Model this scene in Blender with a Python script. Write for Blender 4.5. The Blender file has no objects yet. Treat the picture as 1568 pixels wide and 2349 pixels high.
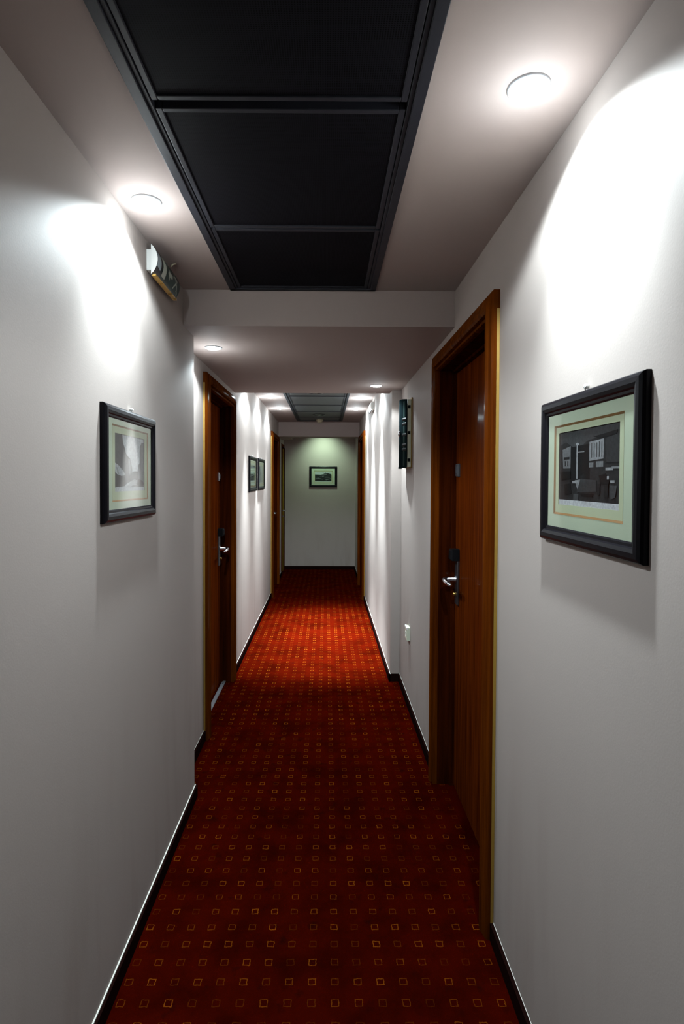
import bpy, math, random
from mathutils import Matrix, Vector
random.seed(7)
PI = math.pi
scene = bpy.context.scene
C = scene.collection

# ---------------------------------------------------------------- camera
cam_data = bpy.data.cameras.new('camera')
cam = bpy.data.objects.new('camera', cam_data)
C.objects.link(cam)
def camera_rotation(yaw, pitch, roll):
    Ry = Matrix.Rotation(yaw, 3, 'Z')
    Rp = Matrix.Rotation(pitch, 3, 'X')
    cr, sr = math.cos(roll), math.sin(roll)
    Rr = Matrix(((cr, 0, sr), (0, 1, 0), (-sr, 0, cr)))
    return Ry @ Rp @ Rr
R = camera_rotation(-0.0062, -0.0233, -0.0039)
rt, fw, up = R.col[0], R.col[1], R.col[2]
cam.matrix_world = Matrix(((rt[0], up[0], -fw[0], 0), (rt[1], up[1], -fw[1], 0), (rt[2], up[2], -fw[2], 1.5), (0, 0, 0, 1)))
cam_data.sensor_width = 36
cam_data.lens = 1287.18 * 36 / 2349
cam_data.shift_x = 28.33 / 2349
cam_data.shift_y = -45.24 / 2349
cam_data.clip_start = 0.02
scene.camera = cam

# ---------------------------------------------------------------- world, exposure
world = bpy.data.worlds.new('world'); scene.world = world
world.use_nodes = True
world.node_tree.nodes['Background'].inputs[0].default_value = (0.5, 0.55, 0.6, 1)
world.node_tree.nodes['Background'].inputs[1].default_value = 0.0
vs = scene.view_settings
vs.view_transform = 'Standard'; vs.look = 'None'; vs.exposure = 0.0; vs.gamma = 1; vs.use_curve_mapping = False

# lamp strengths (the corridor's own downlights): position, aim, spot W, added ceiling fill
COOL = (0.80, 0.94, 1.0)
FILL = 0.028     # strength of the point light added under the nearer lamps to brighten the ceiling
GREENISH = (0.66, 1.0, 0.72)
LAMPS = [
    # x, y, z, wide cone (deg, blend, W), inner beam (aim dx, aim dy, deg, W), colour, label
    (0.414, 1.173, 2.309, (143, 0.30, 54.0), (0.45, 0.0, 80, 95.0), COOL, 'round white ceiling downlight, nearest one, on the right beside the dark panels'),
    (-0.527, 1.66, 2.309, (143, 0.30, 66.0), (-0.36, -0.05, 80, 100.0), COOL, 'round white ceiling downlight on the left just before the emergency exit sign'),
    (-0.566, 2.824, 2.156, (143, 0.30, 38.0), (-0.25, 0.0, 60, 14.0), COOL, 'round downlight in the lowered ceiling above the left wooden door'),
    (0.345, 3.93, 2.156, (138, 0.30, 15.0), (0.12, 0.0, 70, 110.0), COOL, 'round downlight in the lowered ceiling beside the dark glass cabinet on the wall'),
    (-0.55, 4.83, 2.33, (140, 0.30, 36.0), (0.15, 0.0, 46, 1500.0), COOL, None),
    (0.352, 4.88, 2.33, (140, 0.30, 36.0), (-0.05, 0.0, 46, 1500.0), COOL, None),
    (-0.566, 5.717, 2.33, (140, 0.30, 36.0), (0.15, 0.0, 46, 1500.0), COOL, 'small round downlight far along the left ceiling strip, nearer of two there'),
    (0.355, 5.766, 2.33, (140, 0.30, 36.0), (-0.05, 0.0, 46, 1500.0), COOL, 'small round downlight far along the right ceiling strip, nearer of two there'),
    (-0.546, 6.629, 2.33, (140, 0.30, 36.0), (0.10, -0.20, 46, 260.0), COOL, 'small round downlight far along the left ceiling strip, farther of two there'),
    (0.349, 6.657, 2.33, (140, 0.30, 36.0), (-0.05, -0.20, 46, 260.0), COOL, 'small round downlight far along the right ceiling strip, farther of two there'),
    (-0.04, 8.93, 2.33, (122, 1.0, 12.0), (0.0, 0.62, 108, 30.0), GREENISH, None),
]

# ---------------------------------------------------------------- node helpers
class NT:
    def __init__(s, name):
        s.m = bpy.data.materials.new(name); s.m.use_nodes = True
        s.t = s.m.node_tree; s.b = s.t.nodes['Principled BSDF']
    def n(s, typ, **kw):
        x = s.t.nodes.new(typ)
        for k, v in kw.items(): setattr(x, k, v)
        return x
    def link(s, a, b): s.t.links.new(a, b)
    def put(s, sock, v):
        if isinstance(v, (int, float)): sock.default_value = v
        elif isinstance(v, tuple): sock.default_value = v if len(v) != 3 or sock.type != 'RGBA' else v + (1,)
        else: s.link(v, sock)
    def math(s, op, a, b=None, c=None):
        x = s.n('ShaderNodeMath', operation=op); s.put(x.inputs[0], a)
        if b is not None: s.put(x.inputs[1], b)
        if c is not None: s.put(x.inputs[2], c)
        return x.outputs[0]
    def pos(s): return s.n('ShaderNodeNewGeometry').outputs['Position']
    def obj(s): return s.n('ShaderNodeTexCoord').outputs['Object']
    def mapping(s, v, scale=(1, 1, 1)):
        x = s.n('ShaderNodeMapping'); s.link(v, x.inputs['Vector']); x.inputs['Scale'].default_value = scale
        return x.outputs[0]
    def noise(s, vec, scale, detail=3, rough=0.5):
        x = s.n('ShaderNodeTexNoise'); s.link(vec, x.inputs['Vector'])
        x.inputs['Scale'].default_value = scale; x.inputs['Detail'].default_value = detail; x.inputs['Roughness'].default_value = rough
        return x.outputs['Fac']
    def ramp(s, fac, stops):
        x = s.n('ShaderNodeValToRGB'); s.put(x.inputs[0], fac)
        e = x.color_ramp.elements
        while len(e) > 1: e.remove(e[-1])
        e[0].position = stops[0][0]; e[0].color = stops[0][1] + (1,)
        for p, c in stops[1:]:
            q = e.new(p); q.color = c + (1,)
        return x.outputs[0]
    def mix(s, fac, a, b, blend='MIX'):
        x = s.n('ShaderNodeMix', data_type='RGBA', blend_type=blend); s.put(x.inputs[0], fac)
        s.put(x.inputs[6], a); s.put(x.inputs[7], b)
        return x.outputs[2]
    def bump(s, h, strength, dist):
        x = s.n('ShaderNodeBump'); s.link(h, x.inputs['Height']); x.inputs['Strength'].default_value = strength; x.inputs['Distance'].default_value = dist
        s.link(x.outputs[0], s.b.inputs['Normal'])
    def base(s, col=None, rough=None, metal=None, spec=None, coat=None):
        if col is not None: s.put(s.b.inputs['Base Color'], col)
        if rough is not None: s.put(s.b.inputs['Roughness'], rough)
        if metal is not None: s.put(s.b.inputs['Metallic'], metal)
        if spec is not None: s.put(s.b.inputs['Specular IOR Level'], spec)
        if coat is not None:
            s.put(s.b.inputs['Coat Weight'], coat); s.b.inputs['Coat Roughness'].default_value = 0.12
        return s.m

def m_plaster(name, col, bump=0.25):
    t = NT(name); p = t.pos()
    n1 = t.noise(p, 2.2, 4); n2 = t.noise(p, 220, 3); n3 = t.noise(t.mapping(p, (6, 6, 0.9)), 1.6, 4)
    c = t.mix(t.math('MULTIPLY', n1, 0.16), col, tuple(v * 0.80 for v in col))
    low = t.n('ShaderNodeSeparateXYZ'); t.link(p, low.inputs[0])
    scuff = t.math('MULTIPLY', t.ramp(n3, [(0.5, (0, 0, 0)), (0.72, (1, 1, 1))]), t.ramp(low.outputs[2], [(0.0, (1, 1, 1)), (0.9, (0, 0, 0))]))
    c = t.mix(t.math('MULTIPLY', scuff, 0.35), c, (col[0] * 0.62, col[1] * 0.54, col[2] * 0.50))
    t.bump(n2, bump*0.4, 0.0015)
    return t.base(c, 0.75, spec=0.25)

def m_wood(name, dark, light, rough=0.3, coat=0.35):
    t = NT(name); p = t.pos()
    g = t.noise(t.mapping(p, (26, 26, 1.3)), 1.4, 6, 0.62)
    f = t.noise(t.mapping(p, (160, 160, 4)), 1.5, 3)
    k = t.math('ADD', t.math('MULTIPLY', g, 0.8), t.math('MULTIPLY', f, 0.2))
    c = t.ramp(k, [(0.32, dark), (0.66, light)])
    t.bump(f, 0.06, 0.001)
    t.b.inputs['Coat IOR'].default_value = 1.35
    return t.base(c, rough+0.2, spec=0.0, coat=coat*0.18)

def m_plain(name, col, rough=0.5, metal=0.0, spec=0.5, coat=None, var=0.12, scale=30):
    t = NT(name); n = t.noise(t.obj(), scale, 3)
    c = t.mix(t.math('MULTIPLY', n, var * 2), col, tuple(v * 0.7 for v in col))
    return t.base(c, t.math('ADD', rough, t.math('MULTIPLY', n, 0.06)), metal, spec, coat)

def m_carpet():
    t = NT('red_carpet_with_small_squares')
    p = t.pos(); gx, gy, s = 0.0312, 1.5725, 0.0681
    w = t.n('ShaderNodeTexNoise'); t.link(p, w.inputs['Vector']); w.inputs['Scale'].default_value = 90; w.inputs['Detail'].default_value = 2
    wob = t.n('ShaderNodeVectorMath', operation='MULTIPLY_ADD'); t.link(w.outputs['Color'], wob.inputs[0])
    wob.inputs[1].default_value = (0.006, 0.006, 0); t.link(p, wob.inputs[2])
    xyz = t.n('ShaderNodeSeparateXYZ'); t.link(wob.outputs[0], xyz.inputs[0])
    def cell(o, g):
        u = t.math('DIVIDE', t.math('SUBTRACT', o, g + 0.003), s)
        idx = t.math('FLOOR', t.math('ADD', u, 0.5))
        return t.math('MULTIPLY', t.math('ABSOLUTE', t.math('SUBTRACT', u, idx)), s), idx
    dx, ix = cell(xyz.outputs[0], gx); dy, iy = cell(xyz.outputs[1], gy)
    d = t.math('MAXIMUM', dx, dy)
    ring = t.math('LESS_THAN', t.math('ABSOLUTE', t.math('SUBTRACT', d, 0.0103)), 0.0013)
    cv = t.n('ShaderNodeCombineXYZ'); t.link(ix, cv.inputs[0]); t.link(iy, cv.inputs[1])
    wn = t.n('ShaderNodeTexWhiteNoise'); t.link(cv.outputs[0], wn.inputs[0])
    vary = t.math('ADD', 0.15, t.math('MULTIPLY', t.math('POWER', wn.outputs[0], 1.5), 0.85))
    tuft = t.noise(p, 420, 2); blot = t.noise(p, 5.5, 5, 0.6); blot2 = t.noise(p, 17, 4)
    basec = t.mix(t.ramp(blot, [(0.42, (0, 0, 0)), (0.68, (1, 1, 1))]), (0.036, 0.0015, 0.0002), (0.015, 0.0007, 0.0001))
    basec = t.mix(t.ramp(blot2, [(0.60, (0, 0, 0)), (0.75, (1, 1, 1))]), basec, (0.014, 0.0012, 0.0006))
    basec = t.mix(t.math('MULTIPLY', tuft, 0.5), basec, (0.020, 0.0010, 0.0003))
    c = t.mix(t.math('MULTIPLY', ring, vary), basec, (0.15, 0.036, 0.0028))
    t.bump(tuft, 0.5, 0.003)
    return t.base(c, 1.0, spec=0.0)

def m_grille():
    t = NT('perforated_charcoal_metal'); p = t.pos()
    v = t.n('ShaderNodeTexVoronoi', voronoi_dimensions='2D'); t.link(t.mapping(p, (1, 1, 1)), v.inputs['Vector'])
    v.inputs['Scale'].default_value = 210; v.inputs['Randomness'].default_value = 0.0
    hole = t.math('LESS_THAN', v.outputs['Distance'], 0.30)
    c = t.mix(hole, (0.0062, 0.0058, 0.0080), (0.001, 0.001, 0.001))
    t.bump(t.math('SUBTRACT', 1.0, hole), 0.4, 0.001)
    return t.base(c, 0.7, 0.0, 0.03)

def m_emit(name, col, strength):
    t = NT(name); t.base((0.8, 0.8, 0.8), 0.4)
    t.b.inputs['Emission Color'].default_value = col + (1,); t.b.inputs['Emission Strength'].default_value = strength
    return t.m

def m_glass(name, tint=(1, 1, 1), rough=0.02):
    t = NT(name); t.t.nodes.remove(t.b)
    out = [n for n in t.t.nodes if n.type == 'OUTPUT_MATERIAL'][0]
    tr = t.n('ShaderNodeBsdfTransparent'); tr.inputs[0].default_value = tint + (1,)
    gl = t.n('ShaderNodeBsdfGlossy'); gl.inputs['Roughness'].default_value = rough
    lw = t.n('ShaderNodeLayerWeight'); lw.inputs[0].default_value = 0.5
    fac = t.math('ADD', 0.03, t.math('MULTIPLY', t.math('POWER', lw.outputs['Facing'], 5.0), 0.9))
    n = t.noise(t.obj(), 3, 2)
    t.link(t.math('ADD', rough, t.math('MULTIPLY', n, 0.03)), gl.inputs['Roughness'])
    mx = t.n('ShaderNodeMixShader'); t.link(fac, mx.inputs[0]); t.link(tr.outputs[0], mx.inputs[1]); t.link(gl.outputs[0], mx.inputs[2])
    t.link(mx.outputs[0], out.inputs[0])
    return t.m

WALL = m_plaster('warm_white_wall_plaster', (0.35, 0.300, 0.275))
CEIL = m_plaster('off_white_ceiling_paint', (0.37, 0.305, 0.282), 0.12)
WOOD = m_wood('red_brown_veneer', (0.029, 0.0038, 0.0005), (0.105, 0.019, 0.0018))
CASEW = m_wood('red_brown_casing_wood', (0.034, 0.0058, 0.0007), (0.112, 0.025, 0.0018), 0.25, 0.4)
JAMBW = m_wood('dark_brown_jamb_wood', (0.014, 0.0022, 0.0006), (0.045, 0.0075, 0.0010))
OLIVEW = m_wood('yellow_brown_door_wood', (0.20, 0.12, 0.016), (0.32, 0.20, 0.030), 0.4, 0.2)
SKIRT = m_plain('very_dark_brown_skirting', (0.010, 0.0035, 0.003), 0.7, spec=0.0)
CAULK = m_plain('white_sealant', (0.75, 0.74, 0.68), 0.5)
RAW = m_plain('raw_yellow_wood_edge', (0.30, 0.17, 0.02), 0.6, var=0.3, scale=60)
CARPET = m_carpet()
GRILLE = m_grille()
FRAMEM = m_plain('charcoal_painted_metal', (0.016, 0.0165, 0.022), 0.5, 0.0, 0.15)
PANELM = m_plain('grey_painted_panel', (0.050, 0.054, 0.056), 0.5)
BLACKWOOD = m_plain('black_lacquered_frame_wood', (0.004, 0.0035, 0.005), 0.33, 0, 0.10)
MAT = m_plain('pale_green_cream_mat_board', (0.42, 0.48, 0.36), 0.8, spec=0.15, var=0.06)
MATIN = m_plain('cream_inner_mat_board', (0.42, 0.46, 0.31), 0.8, spec=0.15, var=0.06)
BEVEL = m_plain('brown_gold_mat_bevel', (0.22, 0.11, 0.03), 0.5)
GLASS = m_glass('picture_glass')
CHROME = m_plain('brushed_chrome', (0.62, 0.62, 0.66), 0.22, 1.0)
STEEL = m_plain('dark_steel_plate', (0.20, 0.20, 0.22), 0.35, 1.0)
BRASS = m_plain('brass_cylinder', (0.75, 0.50, 0.15), 0.3, 1.0)
BLACK = m_plain('black_plastic', (0.005, 0.005, 0.006), 0.5, spec=0.08)
DARKSL = m_plain('dark_grey_plastic', (0.04, 0.04, 0.045), 0.35)
WHITE = m_plain('white_plastic', (0.78, 0.79, 0.76), 0.35, var=0.04)
CREAM = m_plain('cream_plastic', (0.62, 0.66, 0.52), 0.45, var=0.05)
RINGM = m_plain('white_enamel_ring', (0.62, 0.66, 0.70), 0.3, var=0.04)
DRING = m_plain('dark_metal_ring', (0.03, 0.03, 0.032), 0.25, 0.6)
REFL = m_plain('polished_reflector', (0.75, 0.78, 0.78), 0.12, 1.0)
BULB = m_emit('lit_lamp_lens', (0.90, 0.96, 1.0), 25.0)
SMOKE = m_plain('smoked_curved_glass', (0.014, 0.026, 0.030), 0.45, 0.0, 0.0)
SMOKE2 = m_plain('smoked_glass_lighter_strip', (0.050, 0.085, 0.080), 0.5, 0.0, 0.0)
ALU = m_plain('brushed_aluminium', (0.60, 0.64, 0.70), 0.35, 0.8)
AMBER = m_plain('amber_highlight_acrylic', (0.70, 0.42, 0.10), 0.25, 0, 0.6)  # amber colour stands in for warm light caught along the sign's lower edge
SIGNGREEN = m_plain('dark_green_sign_film', (0.006, 0.035, 0.028), 0.3)
SIGNPALE = m_plain('pale_sign_figures', (0.50, 0.54, 0.46), 0.5)
BEIGE = m_plain('beige_plastic', (0.42, 0.36, 0.24), 0.4)
CLEAR = m_plain('clear_lens_with_tube', (0.50, 0.62, 0.66), 0.15, 0, 0.6, 0.5)

# ---------------------------------------------------------------- mesh helpers
class MB:
    def __init__(s): s.v = []; s.f = []; s.mi = []; s.mats = []; s.cur = 0; s.smooth = []
    def mat(s, m):
        if m not in s.mats: s.mats.append(m)
        s.cur = s.mats.index(m); return s
    def add(s, vs_, fs, smooth=False):
        o = len(s.v); s.v += [tuple(v) for v in vs_]
        for f in fs: s.f.append(tuple(i + o for i in f)); s.mi.append(s.cur); s.smooth.append(smooth)
        return s
    def box(s, x0, x1, y0, y1, z0, z1):
        if x0 > x1: x0, x1 = x1, x0
        if y0 > y1: y0, y1 = y1, y0
        if z0 > z1: z0, z1 = z1, z0
        return s.add([(x0,y0,z0),(x1,y0,z0),(x1,y1,z0),(x0,y1,z0),(x0,y0,z1),(x1,y0,z1),(x1,y1,z1),(x0,y1,z1)],
              [(0,3,2,1),(4,5,6,7),(0,1,5,4),(1,2,6,5),(2,3,7,6),(3,0,4,7)])
    def rbox(s, x0, x1, y0, y1, z0, z1, b):
        # box with chamfered edges on the front (-y) face
        if y0 > y1: y0, y1 = y1, y0
        v = [(x0,y1,z0),(x1,y1,z0),(x1,y1,z1),(x0,y1,z1),(x0,y0+b,z0),(x1,y0+b,z0),(x1,y0+b,z1),(x0,y0+b,z1),
             (x0+b,y0,z0+b),(x1-b,y0,z0+b),(x1-b,y0,z1-b),(x0+b,y0,z1-b)]
        return s.add(v, [(0,1,2,3)[::-1],(0,1,5,4),(1,2,6,5),(2,3,7,6),(3,0,4,7),(4,5,9,8),(5,6,10,9),(6,7,11,10),(7,4,8,11),(8,9,10,11)])
    def lathe(s, c, prof, n=32, axis='z', cap=True):
        # prof: list of (radius, height along axis)
        vs_ = []
        for r, h in prof:
            for k in range(n):
                a = 2*PI*k/n; u, w = r*math.cos(a), r*math.sin(a)
                p = {'z': (u, w, h), 'y': (u, h, w), 'x': (h, u, w)}[axis]
                vs_.append((c[0]+p[0], c[1]+p[1], c[2]+p[2]))
        fs = []
        for j in range(len(prof)-1):
            for k in range(n):
                a = j*n+k; b = j*n+(k+1) % n
                fs.append((a, b, b+n, a+n))
        if cap:
            fs.append(tuple(range(n))); fs.append(tuple(range((len(prof)-1)*n, len(prof)*n)))
        return s.add(vs_, fs, True)
    def tube(s, pts, r, n=10):
        pts = [Vector(p) for p in pts]; rs = r if isinstance(r, list) else [r]*len(pts)
        vs_ = []
        for i, p in enumerate(pts):
            d = (pts[min(i+1, len(pts)-1)] - pts[max(i-1, 0)]).normalized()
            a = Vector((0, 0, 1)) if abs(d.z) < 0.9 else Vector((1, 0, 0))
            u = d.cross(a).normalized(); w = d.cross(u)
            for k in range(n):
                t = 2*PI*k/n; vs_.append(p + u*rs[i]*math.cos(t) + w*rs[i]*math.sin(t))
        fs = [(i*n+k, i*n+(k+1) % n, (i+1)*n+(k+1) % n, (i+1)*n+k) for i in range(len(pts)-1) for k in range(n)]
        fs += [tuple(range(n)), tuple(range((len(pts)-1)*n, len(pts)*n))]
        return s.add(vs_, fs, True)
    def poly(s, pts, y, thick=0.0004):
        # flat outline in the x-z plane extruded a little in y
        n = len(pts)
        vs_ = [(p[0], y, p[1]) for p in pts] + [(p[0], y+thick, p[1]) for p in pts]
        return s.add(vs_, [tuple(range(n)), tuple(range(n, 2*n))[::-1]] + [(i, (i+1) % n, n+(i+1) % n, n+i) for i in range(n)])
    def sweep_rect(s, w, h, prof, cz=0.0, closed=True):
        # mitred moulding round a rectangle centred at (0, cz); prof: (inset, protrusion)
        rings = []
        for u, d in prof:
            x, z = w/2-u, h/2-u
            rings.append([(-x, -d, cz-z), (x, -d, cz-z), (x, -d, cz+z), (-x, -d, cz+z)])
        vs_ = [p for r in rings for p in r]; m = len(rings); fs = []
        for j in range(m if closed else m-1):
            j2 = (j+1) % m
            for k in range(4):
                fs.append((j*4+k, j*4+(k+1) % 4, j2*4+(k+1) % 4, j2*4+k))
        return s.add(vs_, fs)
    def sweep_door(s, w, h, prof):
        # mitred U-shaped moulding (left jamb, head, right jamb); prof: (inset, protrusion)
        vs_ = []; m = len(prof)
        for u, d in prof:
            x, z = w/2-u, h-u
            vs_ += [(-x, -d, 0), (-x, -d, z), (x, -d, z), (x, -d, 0)]
        fs = []
        for j in range(m):
            j2 = (j+1) % m
            for k in range(3): fs.append((j*4+k, j*4+k+1, j2*4+k+1, j2*4+k))
        fs.append(tuple(j*4 for j in range(m))); fs.append(tuple(j*4+3 for j in range(m)))
        return s.add(vs_, fs)
    def build(s, name, mat=None, parent=None, bevel=0, smooth=False):
        if mat is not None and not s.mats: s.mats = [mat]
        me = bpy.data.meshes.new(name); me.from_pydata(s.v, [], s.f)
        for m in s.mats: me.materials.append(m)
        for p, i, sm in zip(me.polygons, s.mi, s.smooth): p.material_index = i; p.use_smooth = sm or smooth
        import bmesh
        b = bmesh.new(); b.from_mesh(me); bmesh.ops.recalc_face_normals(b, faces=b.faces[:]); b.to_mesh(me); b.free()
        me.update()
        o = bpy.data.objects.new(name, me); C.objects.link(o)
        if parent is not None: o.parent = parent
        if bevel:
            md = o.modifiers.new('bevel', 'BEVEL'); md.width = bevel; md.segments = 2; md.limit_method = 'ANGLE'
        return o

def tag(o, label=None, cat=None, group=None, kind=None):
    if label: o['label'] = label
    if cat: o['category'] = cat
    if group: o['group'] = group
    if kind: o['kind'] = kind
    return o
def empty(name, loc, rz=0.0):
    o = bpy.data.objects.new(name, None); C.objects.link(o)
    o.location = loc; o.rotation_euler = (0, 0, rz); o.empty_display_size = 0.05
    return o
LEFT, RIGHT, END = PI/2, -PI/2, 0.0     # rotation of a thing hung on that wall (its front is local -y)

# ---------------------------------------------------------------- the setting
XL1, XL2, XR1, XR2 = -0.613, -0.697, 0.550, 0.481
YB, YSTEP, YPIL, YEND = -2.2, 2.607, 4.14, 9.30
C1, C2, C3 = 2.309, 2.156, 2.330
TOP = 2.55

tag(MB().box(-1.2, 1.1, YB, YEND+0.2, -0.12, 0.0).build('floor', CARPET), 'worn red carpet patterned with rows of small orange squares', 'floor', kind='structure')

# doors: centre y, outer casing width, height, wall x
D1 = dict(c=3.693, w=1.012, h=2.105, x=XL2)
D2 = dict(c=2.300, w=1.016, h=2.105, x=XR1)
D3 = dict(c=7.560, w=0.980, h=2.105, x=XL2)
D4 = dict(c=8.985, w=0.56, h=2.055, x=XL2)
D5 = dict(c=7.450, w=1.080, h=2.100, x=XR2)
def wall_segments(mb, xin, xout, y0, y1, doors):
    y = y0
    for d in sorted(doors, key=lambda q: q['c']):
        a, b = d['c']-d['w']/2+0.05, d['c']+d['w']/2-0.05
        mb.box(xin, xout, y, a, 0, TOP); mb.box(xin, xout, a, b, d['h']-0.05, TOP); y = b
    mb.box(xin, xout, y, y1, 0, TOP)
m = MB()
wall_segments(m, XL1, -1.0, YB, YSTEP, [])
wall_segments(m, XL2, -1.0, YSTEP, YEND, [D1, D3, D4])
tag(m.build('wall_left', WALL), 'off-white plaster wall along the left of the corridor', 'wall', kind='structure')
m = MB()
wall_segments(m, XR1, 0.90, YB, YPIL, [D2])
wall_segments(m, XR2, 0.90, YPIL, YEND, [D5])
tag(m.build('wall_right', WALL), 'off-white plaster wall along the right of the corridor', 'wall', kind='structure')
tag(MB().box(-1.0, 0.9, YEND, YEND+0.2, 0, TOP).build('wall_back', WALL), 'plain end wall of the corridor behind the small framed picture', 'wall', kind='structure')
tag(MB().box(-1.0, 0.9, YB-0.2, YB, 0, TOP).build('wall_front', WALL), 'plain corridor wall behind the viewer', 'wall', kind='structure')

# ceiling with the two long openings for the dark panels
PN = dict(x0=-0.408, x1=0.203, y0=-0.60, y1=2.418)      # near panel opening
PF = dict(x0=-0.415, x1=0.222, y0=4.42, y1=8.03)        # far panel opening
m = MB()
m.box(XL1-0.05, PN['x0'], YB, 2.45, C1, TOP); m.box(PN['x1'], XR1+0.05, YB, 2.45, C1, TOP)
m.box(PN['x0'], PN['x1'], YB, PN['y0'], C1, TOP); m.box(PN['x0'], PN['x1'], PN['y1'], 2.45, C1, TOP)
m.box(PN['x0'], PN['x1'], PN['y0'], PN['y1'], C1+0.06, TOP)
m.box(XL2-0.05, PF['x0'], 4.28, YEND, C3, TOP); m.box(PF['x1'], XR2+0.05, 4.28, YEND, C3, TOP)
m.box(PF['x0'], PF['x1'], 4.28, PF['y0'], C3, TOP); m.box(PF['x0'], PF['x1'], PF['y1'], YEND, C3, TOP)
m.box(PF['x0'], PF['x1'], PF['y0'], PF['y1'], C3+0.06, TOP)
tag(m.build('ceiling', CEIL), 'painted white ceiling with a long slot for dark panels', 'ceiling', kind='structure')
tag(MB().box(XL2-0.02, XR1+0.02, 2.425, 4.300, C2, TOP-0.01).build('trim_1', CEIL), 'lowered white ceiling section between the near and far panels', 'lowered ceiling', kind='structure')
tag(MB().box(XL2-0.02, XR2+0.02, 8.20, 8.50, 2.121, TOP-0.01).build('trim_2', CEIL), 'white beam across the far end of the corridor', 'beam', kind='structure')
tag(MB().box(XL2-0.02, -0.535, 8.50, 8.86, 2.117, TOP-0.02).build('trim_3', CEIL), 'small boxed-in ceiling corner behind the far beam', 'ceiling box', kind='structure')

# skirting
BH, BT = 0.056, 0.012
def skirting(name, runs, label, caulk=0.0016):
    m = MB(); c = MB()
    for (x, s, y0, y1) in runs:      # s: +1 sticks out towards +x
        m.box(x, x+s*BT, y0, y1, 0, BH); c.box(x, x+s*caulk, y0, y1, BH, BH+caulk)
    o = m.build(name, SKIRT); tag(o, label, 'skirting board', kind='structure')
    c.build('paint_line', CAULK, o)
    return o
e = lambda d: (d['c']-d['w']/2, d['c']+d['w']/2)
skirting('baseboard_left', [(XL1, 1, YB, YSTEP+BT)], 'dark skirting with a white top line along the near left wall', 0.004)
skirting('baseboard_left_recess', [(XL2, 1, YSTEP, e(D1)[0]), (XL2, 1, e(D1)[1], e(D3)[0]), (XL2, 1, e(D3)[1], e(D4)[0]), (XL2, 1, e(D4)[1], YEND)], 'dark skirting along the set-back left wall around the doors')
o = skirting('baseboard_right', [(XR1, -1, YB, e(D2)[0]), (XR1, -1, e(D2)[1], YPIL)], 'dark skirting along the near right wall either side of the door')
m = MB().box(XR2-BT, XR1, YPIL-BT, YPIL, 0, BH); q = m.build('corner_skirting', SKIRT, o)
skirting('baseboard_right_far', [(XR2, -1, YPIL-BT, e(D5)[0]), (XR2, -1, e(D5)[1], YEND)], 'dark skirting along the far right wall past the corner')
o = tag(MB().box(XL2, XR2, YEND-BT, YEND, 0, BH).build('baseboard_back', SKIRT), 'dark skirting at the foot of the end wall', 'skirting board', kind='structure')

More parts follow.
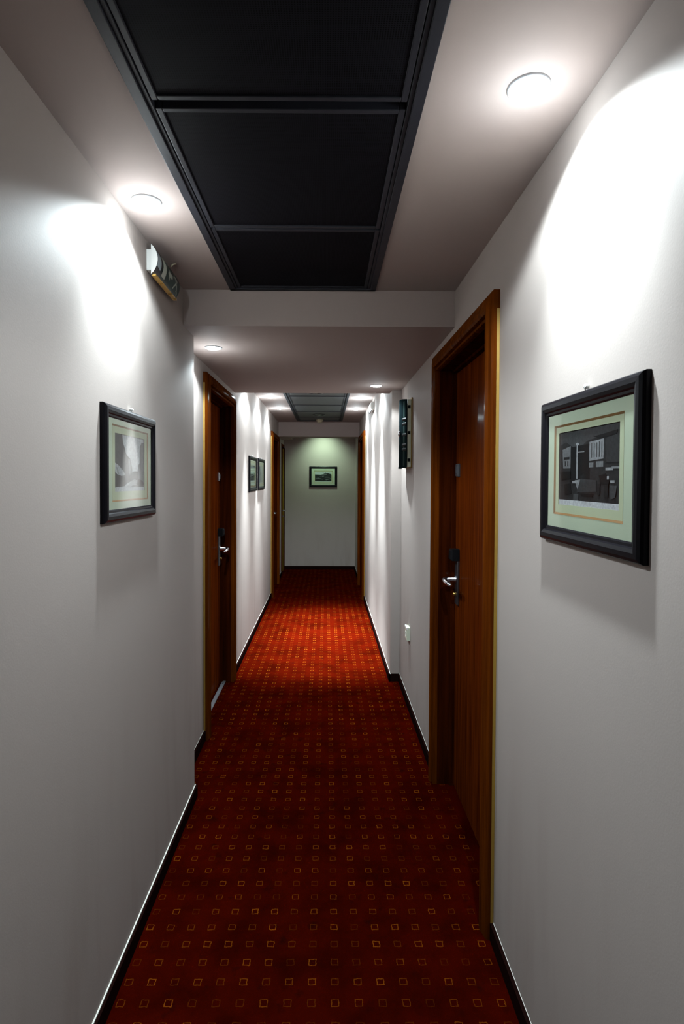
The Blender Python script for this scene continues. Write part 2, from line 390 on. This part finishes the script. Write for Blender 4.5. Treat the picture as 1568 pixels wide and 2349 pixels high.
# ---------------------------------------------------------------- doors
CASE = [(0, 0), (0, 0.020), (0.006, 0.026), (0.024, 0.029), (0.038, 0.034), (0.050, 0.034), (0.058, 0.028), (0.060, 0.014), (0.068, 0.014), (0.070, 0.022), (0.078, 0.022), (0.080, 0.012), (0.080, 0.0)]
def door(n, d, rot, label, side, dz=0.0, hardware=True, thresh=False, woodm=WOOD, casem=CASEW, rec=0.080, casew=0.080, raw=False, lite=False, pk=1.0):
    root = empty('door_%d' % n, (d['x'], d['c'], 0), rot)
    tag(root, label, 'door', kind='structure')
    w, h = d['w'], d['h']; k = casew/0.080
    MB().sweep_door(w, h, [(u*k, p*pk) for u, p in CASE]).build('door_casing', casem, root)
    cw = w/2-casew; ch = h-casew
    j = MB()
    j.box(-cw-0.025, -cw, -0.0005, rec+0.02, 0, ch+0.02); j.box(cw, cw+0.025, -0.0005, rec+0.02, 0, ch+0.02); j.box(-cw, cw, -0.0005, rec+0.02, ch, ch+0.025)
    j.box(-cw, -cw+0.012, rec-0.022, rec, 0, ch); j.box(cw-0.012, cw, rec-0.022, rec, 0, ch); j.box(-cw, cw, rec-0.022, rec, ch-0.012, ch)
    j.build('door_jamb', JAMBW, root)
    MB().box(-cw+0.001, cw-0.001, rec+0.0005, rec+0.045, 0.006, ch-0.002).build('door_leaf', woodm, root)
    if raw:
        r = MB(); s = 1 if rot == RIGHT else -1
        zs = [0.04 + (h-0.10)*i/60 for i in range(61)]
        x0 = s*(w/2)
        for i in range(60):
            za, zb = zs[i], zs[i+1]
            t1 = 0.0008+0.0032*max(0, 1-abs(zs[i]-1.45)/0.45)*random.uniform(0.8, 1.0) if raw == 2 else random.uniform(0.0004, 0.0018)
            r.box(x0, x0+s*t1, -0.010, -0.0005, za, zb)
        r.build('raw_wood_edge', RAW, root)
    if hardware:
        hx = side*(cw-0.068)
        pl = MB().rbox(hx-0.024, hx+0.024, rec-0.011, rec, 0.875+dz, 1.085+dz, 0.003).build('lock_plate', STEEL, root)
        hz = 0.995+dz; f = rec-0.011
        lv = MB().lathe((hx, f-0.005, hz), [(0.019, 0.005), (0.019, 0.0), (0.012, -0.004), (0.010, -0.036)], 20, 'y')
        s2 = -side
        lv.tube([(hx, f-0.030, hz), (hx, f-0.046, hz), (hx+s2*0.012, f-0.056, hz), (hx+s2*0.045, f-0.058, hz-0.001), (hx+s2*0.085, f-0.056, hz-0.004), (hx+s2*0.118, f-0.050, hz-0.008)],
                [0.009, 0.010, 0.0115, 0.0125, 0.0115, 0.008], 14)
        tag(lv.build('lever_handle', CHROME, pl), 'shiny chrome lever')
        MB().lathe((hx, f, 0.925+dz), [(0.0085, 0.002), (0.0085, -0.010), (0.006, -0.013)], 16, 'y').build('key_cylinder', BRASS, pl)
        cr = MB().rbox(hx-0.027, hx+0.027, rec-0.042, rec, 1.086+dz, 1.140+dz, 0.008)
        cr.build('card_reader', BLACK, root)
        bp = MB().rbox(hx-0.026, hx+0.020, rec-0.012, rec, 1.485+dz, 1.545+dz, 0.004).build('bell_plate', CHROME if n != 2 else DARKSL, root)
        MB().rbox(hx-0.014, hx+0.010, rec-0.015, rec-0.011, 1.500+dz, 1.532+dz, 0.002).build('bell_button', DARKSL, bp)
    if lite:
        hx = cw-0.315
        hz = 1.0
        lv = MB().lathe((hx, rec-0.004, hz), [(0.024, 0.004), (0.024, -0.004), (0.010, -0.006), (0.009, -0.040)], 20, 'y')
        lv.tube([(hx, rec-0.036, hz), (hx, rec-0.052, hz), (hx+0.012, rec-0.060, hz), (hx+0.06, rec-0.060, hz), (hx+0.12, rec-0.056, hz+0.002)], [0.008, 0.008, 0.008, 0.008, 0.006], 10)
        lv.build('lever_handle', CHROME, root)
        MB().lathe((hx, rec-0.004, hz-0.09), [(0.024, 0.004), (0.024, -0.006), (0.010, -0.010), (0.008, -0.018)], 20, 'y').build('thumb_turn', CHROME, root)
    if thresh:
        t = MB().box(-cw+0.002, cw-0.002, 0.040, 0.064, 0.0, 0.007).mat(ALU)
        t.mat(ALU)
        tb = t.build('threshold_strip', ALU, root)
        sc = MB()
        for x in (-cw+0.06, -0.05, cw-0.06): sc.lathe((x, 0.052, 0.007), [(0.004, 0), (0.003, 0.0012)], 12, 'z')
        sc.build('screw', BLACK, tb)
    return root
door(1, D1, LEFT, 'red-brown wooden room door in the left wall, nearest door on that side', +1, thresh=True, raw=1)
door(2, D2, RIGHT, 'dark red-brown wooden room door in the near right wall', -1, dz=0.03, raw=2)
door(3, D3, LEFT, 'red-brown wooden door far along the left wall before the end beam', +1, dz=0.03, raw=1)
door(4, D4, LEFT, 'yellow-brown door beyond the far beam at the end wall', +1, hardware=False, woodm=OLIVEW, rec=0.004, casew=0.05, lite=True, pk=0.25)
door(5, D5, RIGHT, 'wooden door casing far along the right wall before the end beam', -1, raw=1, hardware=False)

# ---------------------------------------------------------------- downlights
def downlight(x, y, z, wide, inner, col, label):
    root = empty('ceiling_downlight', (x, y, z))
    tag(root, label or 'round ceiling downlight hidden behind the lowered ceiling', 'downlight', 'round white downlights' if label else 'downlights hidden behind beams')
    MB().lathe((0, 0, 0), [(0.037, -0.001), (0.037, -0.004), (0.039, -0.005), (0.042, -0.004), (0.0435, -0.0002), (0.042, 0.0)], 48, 'z', cap=False).build('trim_ring', RINGM, root)
    sx = 0.006 if x > 0 else -0.006
    b = MB().lathe((sx*0.5, 0, 0), [(0.0335, -0.0008), (0.0325, -0.005), (0.026, -0.009), (0.014, -0.0115), (0.002, -0.0125)], 32, 'z')
    b.build('lamp_lens', BULB, root)
    for nm, cone, blend, W, aim in (('wide_light', wide[0], wide[1], wide[2], (0, 0)), ('inner_beam', inner[2], 1.0, inner[3], inner[:2])):
        ld = bpy.data.lights.new(nm, 'SPOT'); ld.energy = W; ld.color = col; ld.spot_size = math.radians(cone); ld.spot_blend = blend; ld.shadow_soft_size = 0.02
        lo = bpy.data.objects.new(nm, ld); C.objects.link(lo); lo.parent = root
        lo.location = (sx, 0, -0.026)
        lo.rotation_euler = Vector((aim[0], aim[1], -1)).to_track_quat('-Z', 'Y').to_euler()
    pd = bpy.data.lights.new('ceiling_fill', 'POINT'); pd.energy = (wide[2]*FILL if z < 2.32 else 3.0) if inner[1] < 0.5 else 0; pd.color = col; pd.shadow_soft_size = 0.015  # added point light, floats below the lens to brighten the ceiling around it
    po = bpy.data.objects.new('ceiling_fill', pd); C.objects.link(po); po.parent = root; po.location = (sx, 0, -0.095)
    return root
for L in LAMPS: downlight(*L)

# ---------------------------------------------------------------- dark ceiling panels
def panel_frame(p, z, seams, label):
    m = MB(); x0, x1, y0, y1 = p['x0'], p['x1'], p['y0'], p['y1']
    for (a, b, s) in ((x0-0.004, x0+0.020, 1), (x1-0.020, x1+0.004, -1)):
        m.box(a, b, y0, y1, z-0.006, z+0.030)
    m.box(x0, x1, y1-0.020, y1, z-0.006, z+0.03); m.box(x0, x1, y0, y0+0.02, z-0.006, z+0.03)
    m.box(x0+0.02, x0+0.030, y0, y1, z-0.001, z+0.03); m.box(x1-0.030, x1-0.02, y0, y1, z-0.001, z+0.03)
    o = m.build('ceiling_panel_frame', FRAMEM, None, 0.0015)
    tag(o, label, 'panel frame')
def ceiling_panel(x0, x1, y0, y1, z, matr, label, group):
    root = empty('ceiling_panel', ((x0+x1)/2, (y0+y1)/2, z))
    tag(root, label, 'ceiling panel', group)
    hx, hy = (x1-x0)/2, (y1-y0)/2
    MB().box(-hx+0.012, hx-0.012, -hy+0.012, hy-0.012, 0.004, 0.012).build('mesh_sheet', matr, root)
    m = MB(); w = 0.014
    m.box(-hx, -hx+w, -hy, hy, 0.0, 0.02); m.box(hx-w, hx, -hy, hy, 0.0, 0.02)
    m.box(-hx+w, hx-w, -hy, -hy+w, 0.0, 0.02); m.box(-hx+w, hx-w, hy-w, hy, 0.0, 0.02)
    m.build('panel_rim', FRAMEM, root, 0.002)
    return root
panel_frame(PN, C1, None, 'charcoal metal frame around the large near ceiling panels')
a, b = PN['x0']+0.032, PN['x1']-0.032
for y0, y1, lab in ((1.842, 2.396, 'dark perforated ceiling panel, farthest of the near row, against the white beam'),
                    (1.248, 1.832, 'dark perforated ceiling panel, middle of the near row'),
                    (0.640, 1.222, 'dark perforated ceiling panel at the top edge of the photo'),
                    (0.040, 0.630, None), (-0.570, 0.030, None)):
    if lab: ceiling_panel(a, b, y0, y1, C1, GRILLE, lab, 'near dark ceiling panels')
    else: ceiling_panel(a, b, y0, y1, C1, GRILLE, 'dark perforated ceiling panel above and behind the viewer', 'dark ceiling panels behind the viewer')
panel_frame(PF, C3, None, 'grey metal frame around the far ceiling panels')
a, b = PF['x0']+0.032, PF['x1']-0.032
for y0, y1, lab in ((7.56, 8.006, 'grey ceiling panel carrying the smoke detector, last of the far row'),
                    (6.940, 7.555, 'grey ceiling panel with the dim round spotlight in the far row'),
                    (6.335, 6.935, 'plain grey ceiling panel in the middle of the far row'),
                    (5.668, 6.330, 'plain grey ceiling panel, second of the far row'),
                    (5.040, 5.640, 'grey ceiling panel nearest the lowered ceiling in the far row')):
    ceiling_panel(a, b, y0, y1, C3, PANELM, lab, 'far grey ceiling panels')
def panel_spot(x, y, label):
    root = empty('recessed_spotlight', (x, y, C3+0.004)); tag(root, label, 'spotlight', 'spotlights in the grey panels')
    MB().lathe((0, 0, 0), [(0.062, -0.001), (0.062, -0.006), (0.070, -0.009), (0.084, -0.006), (0.088, 0.0)], 40, 'z', cap=False).build('trim_ring', DRING, root)
    MB().lathe((0, 0, 0), [(0.062, -0.001), (0.052, -0.005), (0.030, -0.009), (0.004, -0.010)], 32, 'z').build('reflector', REFL, root)
panel_spot(-0.098, 7.27, 'dim round spotlight in a grey ceiling panel before the smoke detector')
panel_spot(-0.108, 5.40, 'round spotlight just peeking past the edge of the lowered ceiling')
root = empty('smoke_detector', (-0.095, 7.90, C3+0.004)); tag(root, 'beige dome smoke detector under the last grey ceiling panel', 'smoke detector')
MB().lathe((0, 0, 0), [(0.050, 0.0), (0.052, -0.010), (0.048, -0.018), (0.040, -0.020)], 32, 'z').build('base_plate', BEIGE, root)
d = MB().lathe((0, 0, 0), [(0.038, -0.019), (0.038, -0.030), (0.030, -0.040), (0.014, -0.047), (0.003, -0.048)], 32, 'z').build('sensing_head', BEIGE, root)

# ---------------------------------------------------------------- pictures
_g = {}
def grey(v, tint=(0.95, 1.0, 0.98)):
    v = v*0.8 if v > 0.13 else v*0.55
    k = (round(v, 4), tint)
    if k not in _g:
        t = NT('print_tone_%03d' % int(v*1000)); n = t.noise(t.obj(), 140, 4, 0.65)
        hi = tuple(min(1, v*1.18*c) for c in tint); lo = tuple(v*0.8*c for c in tint)
        _g[k] = t.base(t.ramp(n, [(0.35, lo), (0.65, hi)]), 0.7, spec=0.1)
    return _g[k]
FR = [(0, 0), (0, 0.009), (0.003, 0.014), (0.009, 0.0175), (0.018, 0.018), (0.025, 0.0155), (0.028, 0.0125), (0.033, 0.012), (0.036, 0.0095), (0.036, 0.003)]
def picture(x, y, z, rot, w, h, label, shapes, bg, win, prn, group, caption=True, tint=(0.95, 1.0, 0.98), tilt=0.0):
    root = empty('framed_picture', (x, y, z), rot); tag(root, label, 'picture', group)
    if tilt: root.rotation_euler = (0, tilt, rot)
    MB().sweep_rect(w, h, FR).build('frame', BLACKWOOD, root)
    # mat with rectangular opening (bevel edge brown)
    bw, bh, bz = win
    def ring(mb, W, H, iw, ih, iz, ya, yb):
        mb.box(-W/2, -iw/2, ya, yb, -H/2, H/2); mb.box(iw/2, W/2, ya, yb, -H/2, H/2)
        mb.box(-iw/2, iw/2, ya, yb, -H/2, iz-ih/2); mb.box(-iw/2, iw/2, ya, yb, iz+ih/2, H/2)
        return mb
    IW, IH = w-0.070, h-0.070
    mt = ring(MB(), IW, IH, bw, bh, bz, -0.0085, -0.0070).build('mat_board', MAT, root)
    # bevel
    MB().sweep_rect(bw+0.0005, bh+0.0005, [(0, 0.0088), (0, 0.0060), (0.0045, 0.0060)], bz).build('mat_bevel', BEVEL, mt)
    pw, ph, pz = prn
    ring(MB(), bw, bh, pw, ph, pz, -0.0058, -0.0052).build('inner_mat', MATIN, mt)
    p = MB(); p.mat(bg).box(-pw/2, pw/2, -0.0030, -0.0020, pz-ph/2, pz+ph/2)
    iy = -0.0032
    for g, pts in shapes:
        p.mat(g).poly([((u-0.5)*pw, pz+(v-0.5)*ph) for u, v in pts], iy, 0.0002); iy -= 0.00004
    if caption:
        p.mat(grey(0.55, tint)).box(-pw/2, pw/2, iy-0.0002, iy, pz-ph/2, pz-ph/2+0.012)
    p.build('print', None, root)
    pn = MB().box(-IW/2, IW/2, -0.0098, -0.0094, -IH/2, IH/2).build('glass_pane', GLASS, root)
    hk = MB().lathe((0, -0.006, h/2+0.008), [(0.005, 0.004), (0.005, -0.004), (0.003, -0.006)], 12, 'y')
    hk.tube([(0, -0.006, h/2-0.004), (0, -0.010, h/2+0.004), (0.008, -0.010, h/2+0.008)], 0.0016, 8)
    hk.build('wall_hook', WHITE, root)
    return root
def rect(a, b, c, d): return [(a, c), (b, c), (b, d), (a, d)]
G = grey
# street between tall houses
T1 = (0.93, 0.98, 1.0)
street = [
    (G(.11, T1), [(0, 1), (.25, 1), (.27, .86), (.33, .76), (.36, .68), (.44, .62), (.50, .60), (.56, .45), (.60, .20), (.30, .10), (0, .08)]),
    (G(.17, T1), [(.92, .93), (1, .93), (1, .08), (.70, .12), (.76, .30), (.78, .48), (.84, .52), (.86, .84)]),
    (G(.30, T1), [(.44, .58), (.50, .58), (.54, .38), (.50, .30), (.46, .30)]),
    (G(.08, T1), [(.54, .33), (.62, .36), (.70, .37), (.78, .36), (.80, .20), (.56, .20)]),
    (G(.05, T1), [(0, .32), (.15, .30), (.34, .24), (.38, .14), (.32, .09), (0, .07)]),
    (G(.40, T1), [(0, .50), (.12, .46), (.28, .36), (.34, .29), (.22, .27), (.08, .30), (.03, .34)]),
    (G(.25, T1), [(.06, .42), (.10, .42), (.14, .30), (.10, .30)]),
    (G(.36, T1), [(.28, .04), (.42, .10), (.58, .20), (.68, .22), (.74, .16), (.66, .10), (.50, .03)]),
    (G(.12, T1), [(.42, .03), (.60, .11), (.86, .11), (1, .09), (1, .03)]),
    (G(.04, T1), [(.74, .12), (.80, .22), (.92, .20), (1, .14), (1, .10), (.80, .08)]),
]
picture(XL1, 1.7505, 1.540, LEFT, 0.452, 0.332, 'black framed street photograph in pale mat on the near left wall',
        street, G(.55, T1), (0.318, 0.222, 0.003), (0.262, 0.170, 0.006), 'old photographs in black frames', tint=T1, tilt=0.006)
# harbour square at dusk
T2 = (0.95, 0.97, 1.0)
square = [
    (G(.035, T2), [(0, .82), (.12, .86), (.22, .80), (.30, .76), (.44, .80), (.50, .84), (.78, .88), (1, .92), (1, 0), (0, 0)]),
    (G(.012, T2), [(.20, .78), (.55, .80), (.55, .30), (.20, .30)]),
    (G(.16, T2), [(.05, .76), (.21, .80), (.21, .50), (.07, .50)]),
    (G(.02, T2), rect(.08, .19, .62, .655)), (G(.03, T2), rect(.10, .12, .53, .60)), (G(.03, T2), rect(.15, .17, .53, .60)),
    (G(.26, T2), [(.54, .82), (.76, .84), (.76, .60), (.54, .58)]),
    (G(.10, T2), rect(.57, .585, .62, .80)), (G(.10, T2), rect(.61, .625, .62, .80)), (G(.10, T2), rect(.65, .665, .62, .80)), (G(.10, T2), rect(.69, .705, .62, .81)), (G(.10, T2), rect(.73, .74, .62, .81)),
    (G(.18, T2), rect(.54, .61, .50, .56)), (G(.18, T2), rect(.65, .76, .50, .57)),
    (G(.05, T2), [(.80, .84), (1, .88), (1, .55), (.80, .55)]),
    (G(.015, T2), [(.60, .88), (.80, .90), (.96, .92), (.94, .87), (.70, .85)]),
    (G(.30, T2), rect(.795, .90, .455, .49)), (G(.22, T2), rect(.88, 1, .475, .50)),
    (G(.30, T2), [(.325, .83), (.345, .83), (.35, .36), (.32, .36)]), (G(.30, T2), rect(.31, .37, .80, .825)), (G(.24, T2), rect(.345, .46, .70, .712)),
    (G(.22, T2), [(.30, .34), (.40, .35), (.38, .24), (.36, .20), (.33, .26)]), (G(.28, T2), rect(.25, .41, .30, .33)),
    (G(.06, T2), [(.40, .36), (.66, .34), (.66, .20), (.34, .18)]), (G(.008, T2), [(.40, .17), (.62, .17), (.60, .13), (.42, .13)]),
    (G(.10, T2), rect(.28, .37, .04, .16)), (G(.24, T2), rect(.28, .37, .035, .05)),
    (G(.01, T2), [(.02, .46), (.22, .46), (.22, .36), (.04, .34)]), (G(.012, T2), [(.10, .28), (.22, .30), (.24, .16), (.12, .14)]),
    (G(.01, T2), [(.70, .40), (.80, .42), (.86, .34), (.84, .28), (.72, .30)]), (G(.35, T2), rect(.82, .85, .35, .39)), (G(.30, T2), rect(.87, .93, .31, .34)),
    (G(.09, T2), [(.86, .28), (.96, .28), (.94, .14), (.88, .12)]), (G(.02, T2), rect(.68, .72, .16, .30)), (G(.02, T2), rect(.78, .84, .14, .28)),
    (G(.16, T2), rect(.78, .80, .045, .07)),
]
picture(XR1, 1.176, 1.5215, RIGHT, 0.452, 0.334, 'black framed dark town square photograph in green mat on the near right wall',
        square, G(.085, T2), (0.312, 0.206, 0.002), (0.272, 0.166, 0.005), 'old photographs in black frames', tint=T2)
T3 = (0.88, 1.0, 0.95)
sea = [(G(.12, T3), rect(0, 1, .86, .93)), (G(.20, T3), rect(0, 1, .74, .77)), (G(.03, T3), [(0, .56), (1, .58), (1, .30), (0, .28)]),
       (G(.35, T3), [(.1, .42), (.9, .50), (.9, .45), (.1, .38)]), (G(.10, T3), [(0, .28), (1, .30), (1, .22), (0, .20)]), (G(.30, T3), rect(0, 1, .0, .12))]
picture(XL2, 5.29, 1.545, LEFT, 0.52, 0.325, 'black framed seascape on the far left wall, nearer of the pair',
        sea, G(.5, T3), (0.40, 0.232, 0.0), (0.36, 0.20, 0.0), 'old photographs in black frames', tint=T3)
masts = [(G(.30, T3), rect(0, 1, 0, .10)), (G(.06, T3), [(.30, .80), (.36, .80), (.34, .12), (.31, .12)]), (G(.10, T3), [(.04, .86), (.22, .88), (.22, .83), (.04, .82)]),
         (G(.22, T3), [(.60, .70), (.66, .76), (.72, .12), (.60, .12)]), (G(.16, T3), [(.90, .9), (1, .92), (1, .05), (.92, .05)]), (G(.45, T3), rect(.4, .58, .1, .7))]
picture(XL2, 5.97, 1.549, LEFT, 0.55, 0.325, 'black framed harbour view on the far left wall, farther of the pair',
        masts, G(.42, T3), (0.42, 0.225, 0.0), (0.38, 0.19, 0.0), 'old photographs in black frames', tint=T3)
hill = [(G(.04, T3), [(0, .74), (.38, .72), (.52, .78), (.60, .88), (.64, .93), (.68, .89), (.80, .86), (.96, .78), (1, .74), (1, .10), (0, .10)]),
        (G(.14, T3), [(.45, .72), (.60, .82), (.75, .80), (.70, .70)]), (G(.10, T3), [(.28, .60), (.45, .62), (.45, .50), (.28, .52)]),
        (G(.40, T3), rect(.46, .52, .52, .60)), (G(.16, T3), [(.0, .36), (.2, .42), (.48, .28), (.46, .24), (.18, .32)]), (G(.12, T3), [(.55, .55), (.8, .52), (.95, .40), (.6, .40)]),
        (G(.22, T3), [(.62, .22), (.95, .36), (.98, .32), (.68, .18)]), (G(.08, T3), [(.52, .70), (.58, .70), (.58, .60), (.52, .58)]), (G(.5, T3), rect(.33, .66, .0, .09))]
picture(-0.050, YEND, 1.5395, END, 0.458, 0.342, 'black framed hill landscape print hanging alone on the end wall',
        hill, G(.55, T3), (0.312, 0.205, -0.002), (0.272, 0.168, -0.002), 'old photographs in black frames', tint=T3)

# ---------------------------------------------------------------- exit signs
def exit_sign(x, y, z, rot, label, legend):
    root = empty('exit_sign', (x, y, z), rot); tag(root, label, 'exit sign', 'wall mounted emergency exit signs')
    L, H = 0.285, 0.100
    MB().box(-L/2+0.006, L/2-0.006, -0.018, 0, -0.036, 0.036).build('housing', WHITE, root, 0.002)
    # bowed cover
    n = 14; vs_ = []; 
    prof = [(-0.018, -H/2)] + [(-0.019-0.022*math.sin(PI*k/n)**0.8, -H/2+H*k/n) for k in range(1, n)] + [(-0.018, H/2)]
    for sx in (-L/2, L/2):
        vs_ += [(sx, a, b) for a, b in prof]
    k = len(prof)
    fs = [(i, i+1, k+i+1, k+i) for i in range(k-1)] + [(0, k, 2*k-1, k-1)]
    c = MB().mat(DARKSL if legend else WHITE).add(vs_, fs, True)
    c.mat(WHITE).add([(-L/2, a, b) for a, b in prof], [tuple(range(k))]); c.add([(L/2, a, b) for a, b in prof], [tuple(range(k))])
    cv = c.build('cover', None, root)
    def bow(zz): 
        t = (zz+H/2)/H; return -0.019-0.022*max(0, math.sin(PI*t))**0.8
    def patch(name, outline, matr, off, par):
        # outline as list of convex (x, z) polygons laid on the bowed cover by slicing in z
        m = MB()
        for pts in outline:
            z0 = min(p[1] for p in pts); z1 = max(p[1] for p in pts); ns = max(2, int((z1-z0)/0.003))
            def span(zz):
                xs = []
                for i in range(len(pts)):
                    (xa, za), (xb, zb) = pts[i], pts[(i+1) % len(pts)]
                    if (za-zz)*(zb-zz) <= 0 and abs(za-zb) > 1e-9: xs.append(xa+(xb-xa)*(zz-za)/(zb-za))
                return (min(xs), max(xs)) if xs else None
            prev = None
            for i in range(ns+1):
                zz = z0+(z1-z0)*min(max(i/ns, 0.001), 0.999); sp = span(zz)
                cur = [(sp[0], bow(zz)-off, zz), (sp[1], bow(zz)-off, zz)]
                if prev: m.add(prev+cur, [(0, 1, 3, 2)])
                prev = cur
        return m.build(name, matr, par)
    if legend:
        gr = patch('legend_film', [[(-0.085, -0.040), (0.135, -0.040), (0.135, 0.040), (-0.085, 0.040)]], SIGNGREEN, 0.0006, root)
        patch('legend_bar', [[(-0.078, -0.034), (-0.040, -0.034), (-0.040, 0.034), (-0.078, 0.034)]], SIGNPALE, 0.0011, gr)
        patch('legend_arrow', [[(-0.018, -0.002), (0.006, 0.022), (0.006, -0.026)], [(0.004, -0.009), (0.036, -0.009), (0.036, 0.007), (0.004, 0.007)]], SIGNPALE, 0.0011, gr)
        patch('legend_runner', [
            [(0.078, 0.022), (0.086, 0.022), (0.088, 0.032), (0.078, 0.034)],
            [(0.070, 0.018), (0.088, 0.018), (0.096, -0.004), (0.082, -0.006)],
            [(0.052, 0.010), (0.072, 0.018), (0.072, 0.012), (0.056, 0.003)], [(0.088, 0.018), (0.110, 0.006), (0.108, 0.001), (0.090, 0.010)],
            [(0.082, -0.004), (0.092, -0.006), (0.074, -0.020), (0.066, -0.016)], [(0.066, -0.016), (0.074, -0.020), (0.062, -0.034), (0.055, -0.032)],
            [(0.088, -0.004), (0.096, -0.006), (0.112, -0.028), (0.104, -0.030)], [(0.104, -0.026), (0.112, -0.026), (0.126, -0.034), (0.122, -0.038)],
        ], SIGNPALE, 0.0011, gr)
        patch('tube_window', [[(-0.1405, -0.020), (-0.100, -0.026), (-0.100, 0.030), (-0.1405, 0.030)]], CLEAR, 0.0008, root)
        MB().box(-0.130, 0.139, -0.030, -0.016, -0.0520, -0.0455).build('edge_highlight', AMBER, root)  # lens edge bar with the warm highlight put into its colour
        MB().tube([(0.06, -0.030, 0.049), (0.06, -0.036, 0.058), (0.06, -0.048, 0.060)], 0.003, 8).build('clip', BEIGE, root)
    else:
        MB().box(-0.138, 0.138, -0.034, -0.022, -0.0510, -0.0455).build('test_switch_bar', DARKSL, root)
    return root
exit_sign(XL1, 2.062, 2.243, LEFT, 'bowed emergency exit sign with running man and arrow on the near left wall', True)
exit_sign(XR2, 5.80, 2.243, RIGHT, 'white emergency light box seen end-on high on the far right wall', False)

# ---------------------------------------------------------------- smoked glass cabinet on the right wall
root = empty('wall_cabinet', (XR1, 3.735, 1.800), RIGHT); tag(root, 'flat wall cabinet with bowed smoked glass door high on the right wall', 'wall cabinet')
CW, CH = 0.285, 0.450
MB().box(-CW/2, CW/2, -0.008, 0, -CH/2, CH/2).build('backboard', RAW, root, 0.001)
MB().box(-CW/2+0.004, CW/2-0.004, -0.030, -0.008, -CH/2+0.006, CH/2-0.012).build('body', CREAM, root, 0.002)
def bowed(x0, x1, z0, z1, d0, bulge, matr, name, th=0.003, par=None, curve=0.0):
    n = 16; vs_ = []; 
    for s in (0, th):
        for j in range(n+1):
            x = x0+(x1-x0)*j/n; u = (x+CW/2)/CW
            y = -(d0+bulge*math.sin(PI*u)) + s
            vs_ += [(x, y, z0), (x, y, z1 - curve*(2*u-1)**2)]
    m_ = 2*(n+1); fs = []
    for j in range(n):
        a = 2*j; fs += [(a, a+2, a+3, a+1), (m_+a, m_+a+1, m_+a+3, m_+a+2), (a, m_+a, m_+a+2, a+2), (a+1, a+3, m_+a+3, m_+a+1)]
    fs += [(0, 1, m_+1, m_), (2*n, m_+2*n, m_+2*n+1, 2*n+1)]
    return MB().add(vs_, fs, True).build(name, matr, par or root)
dr = bowed(-CW/2, CW/2-0.010, -CH/2, CH/2, 0.033, 0.032, SMOKE, 'glass_door', curve=0.012)
bowed(0.085, 0.108, -CH/2+0.01, CH/2-0.02, 0.0336, 0.032, SMOKE2, 'lighter_strip', 0.0008, dr)  # matte strip, lighter than the rest of the door
for z in (-0.115, -0.085, 0.050, 0.080, -0.02):
    bowed(0.070, 0.128, z, z+0.018, 0.0345, 0.032, BLACK, 'dark_bar', 0.001, dr)
MB().lathe((0.028, -0.0645, 0.0), [(0.018, 0.002), (0.018, -0.008), (0.014, -0.012), (0.004, -0.013)], 24, 'y').build('door_knob', CHROME, dr)
for z in (-0.175, 0.0, 0.165):
    MB().box(CW/2-0.0045, CW/2+0.002, -0.030, -0.014, z-0.010, z+0.010).build('hinge', BLACK, root)
MB().box(-CW/2-0.004, -CW/2+0.01, -0.052, -0.03, -CH/2-0.002, -CH/2+0.012).build('corner_clip', BLACK, root)

# ---------------------------------------------------------------- socket on the right wall
root = empty('wall_socket', (XR1, 3.672, 0.490), RIGHT); tag(root, 'small white surface-mounted socket low on the right wall past the door', 'wall socket')
MB().rbox(-0.042, 0.042, -0.022, 0, -0.042, 0.042, 0.003).build('socket_box', CREAM, root)
MB().rbox(-0.044, 0.044, -0.0235, -0.012, 0.030, 0.044, 0.002).build('top_cover', WHITE, root)
MB().lathe((0, -0.0222, -0.006), [(0.020, 0.001), (0.020, -0.001), (0.017, -0.001), (0.016, 0.0005)], 24, 'y').build('socket_face', WHITE, root)
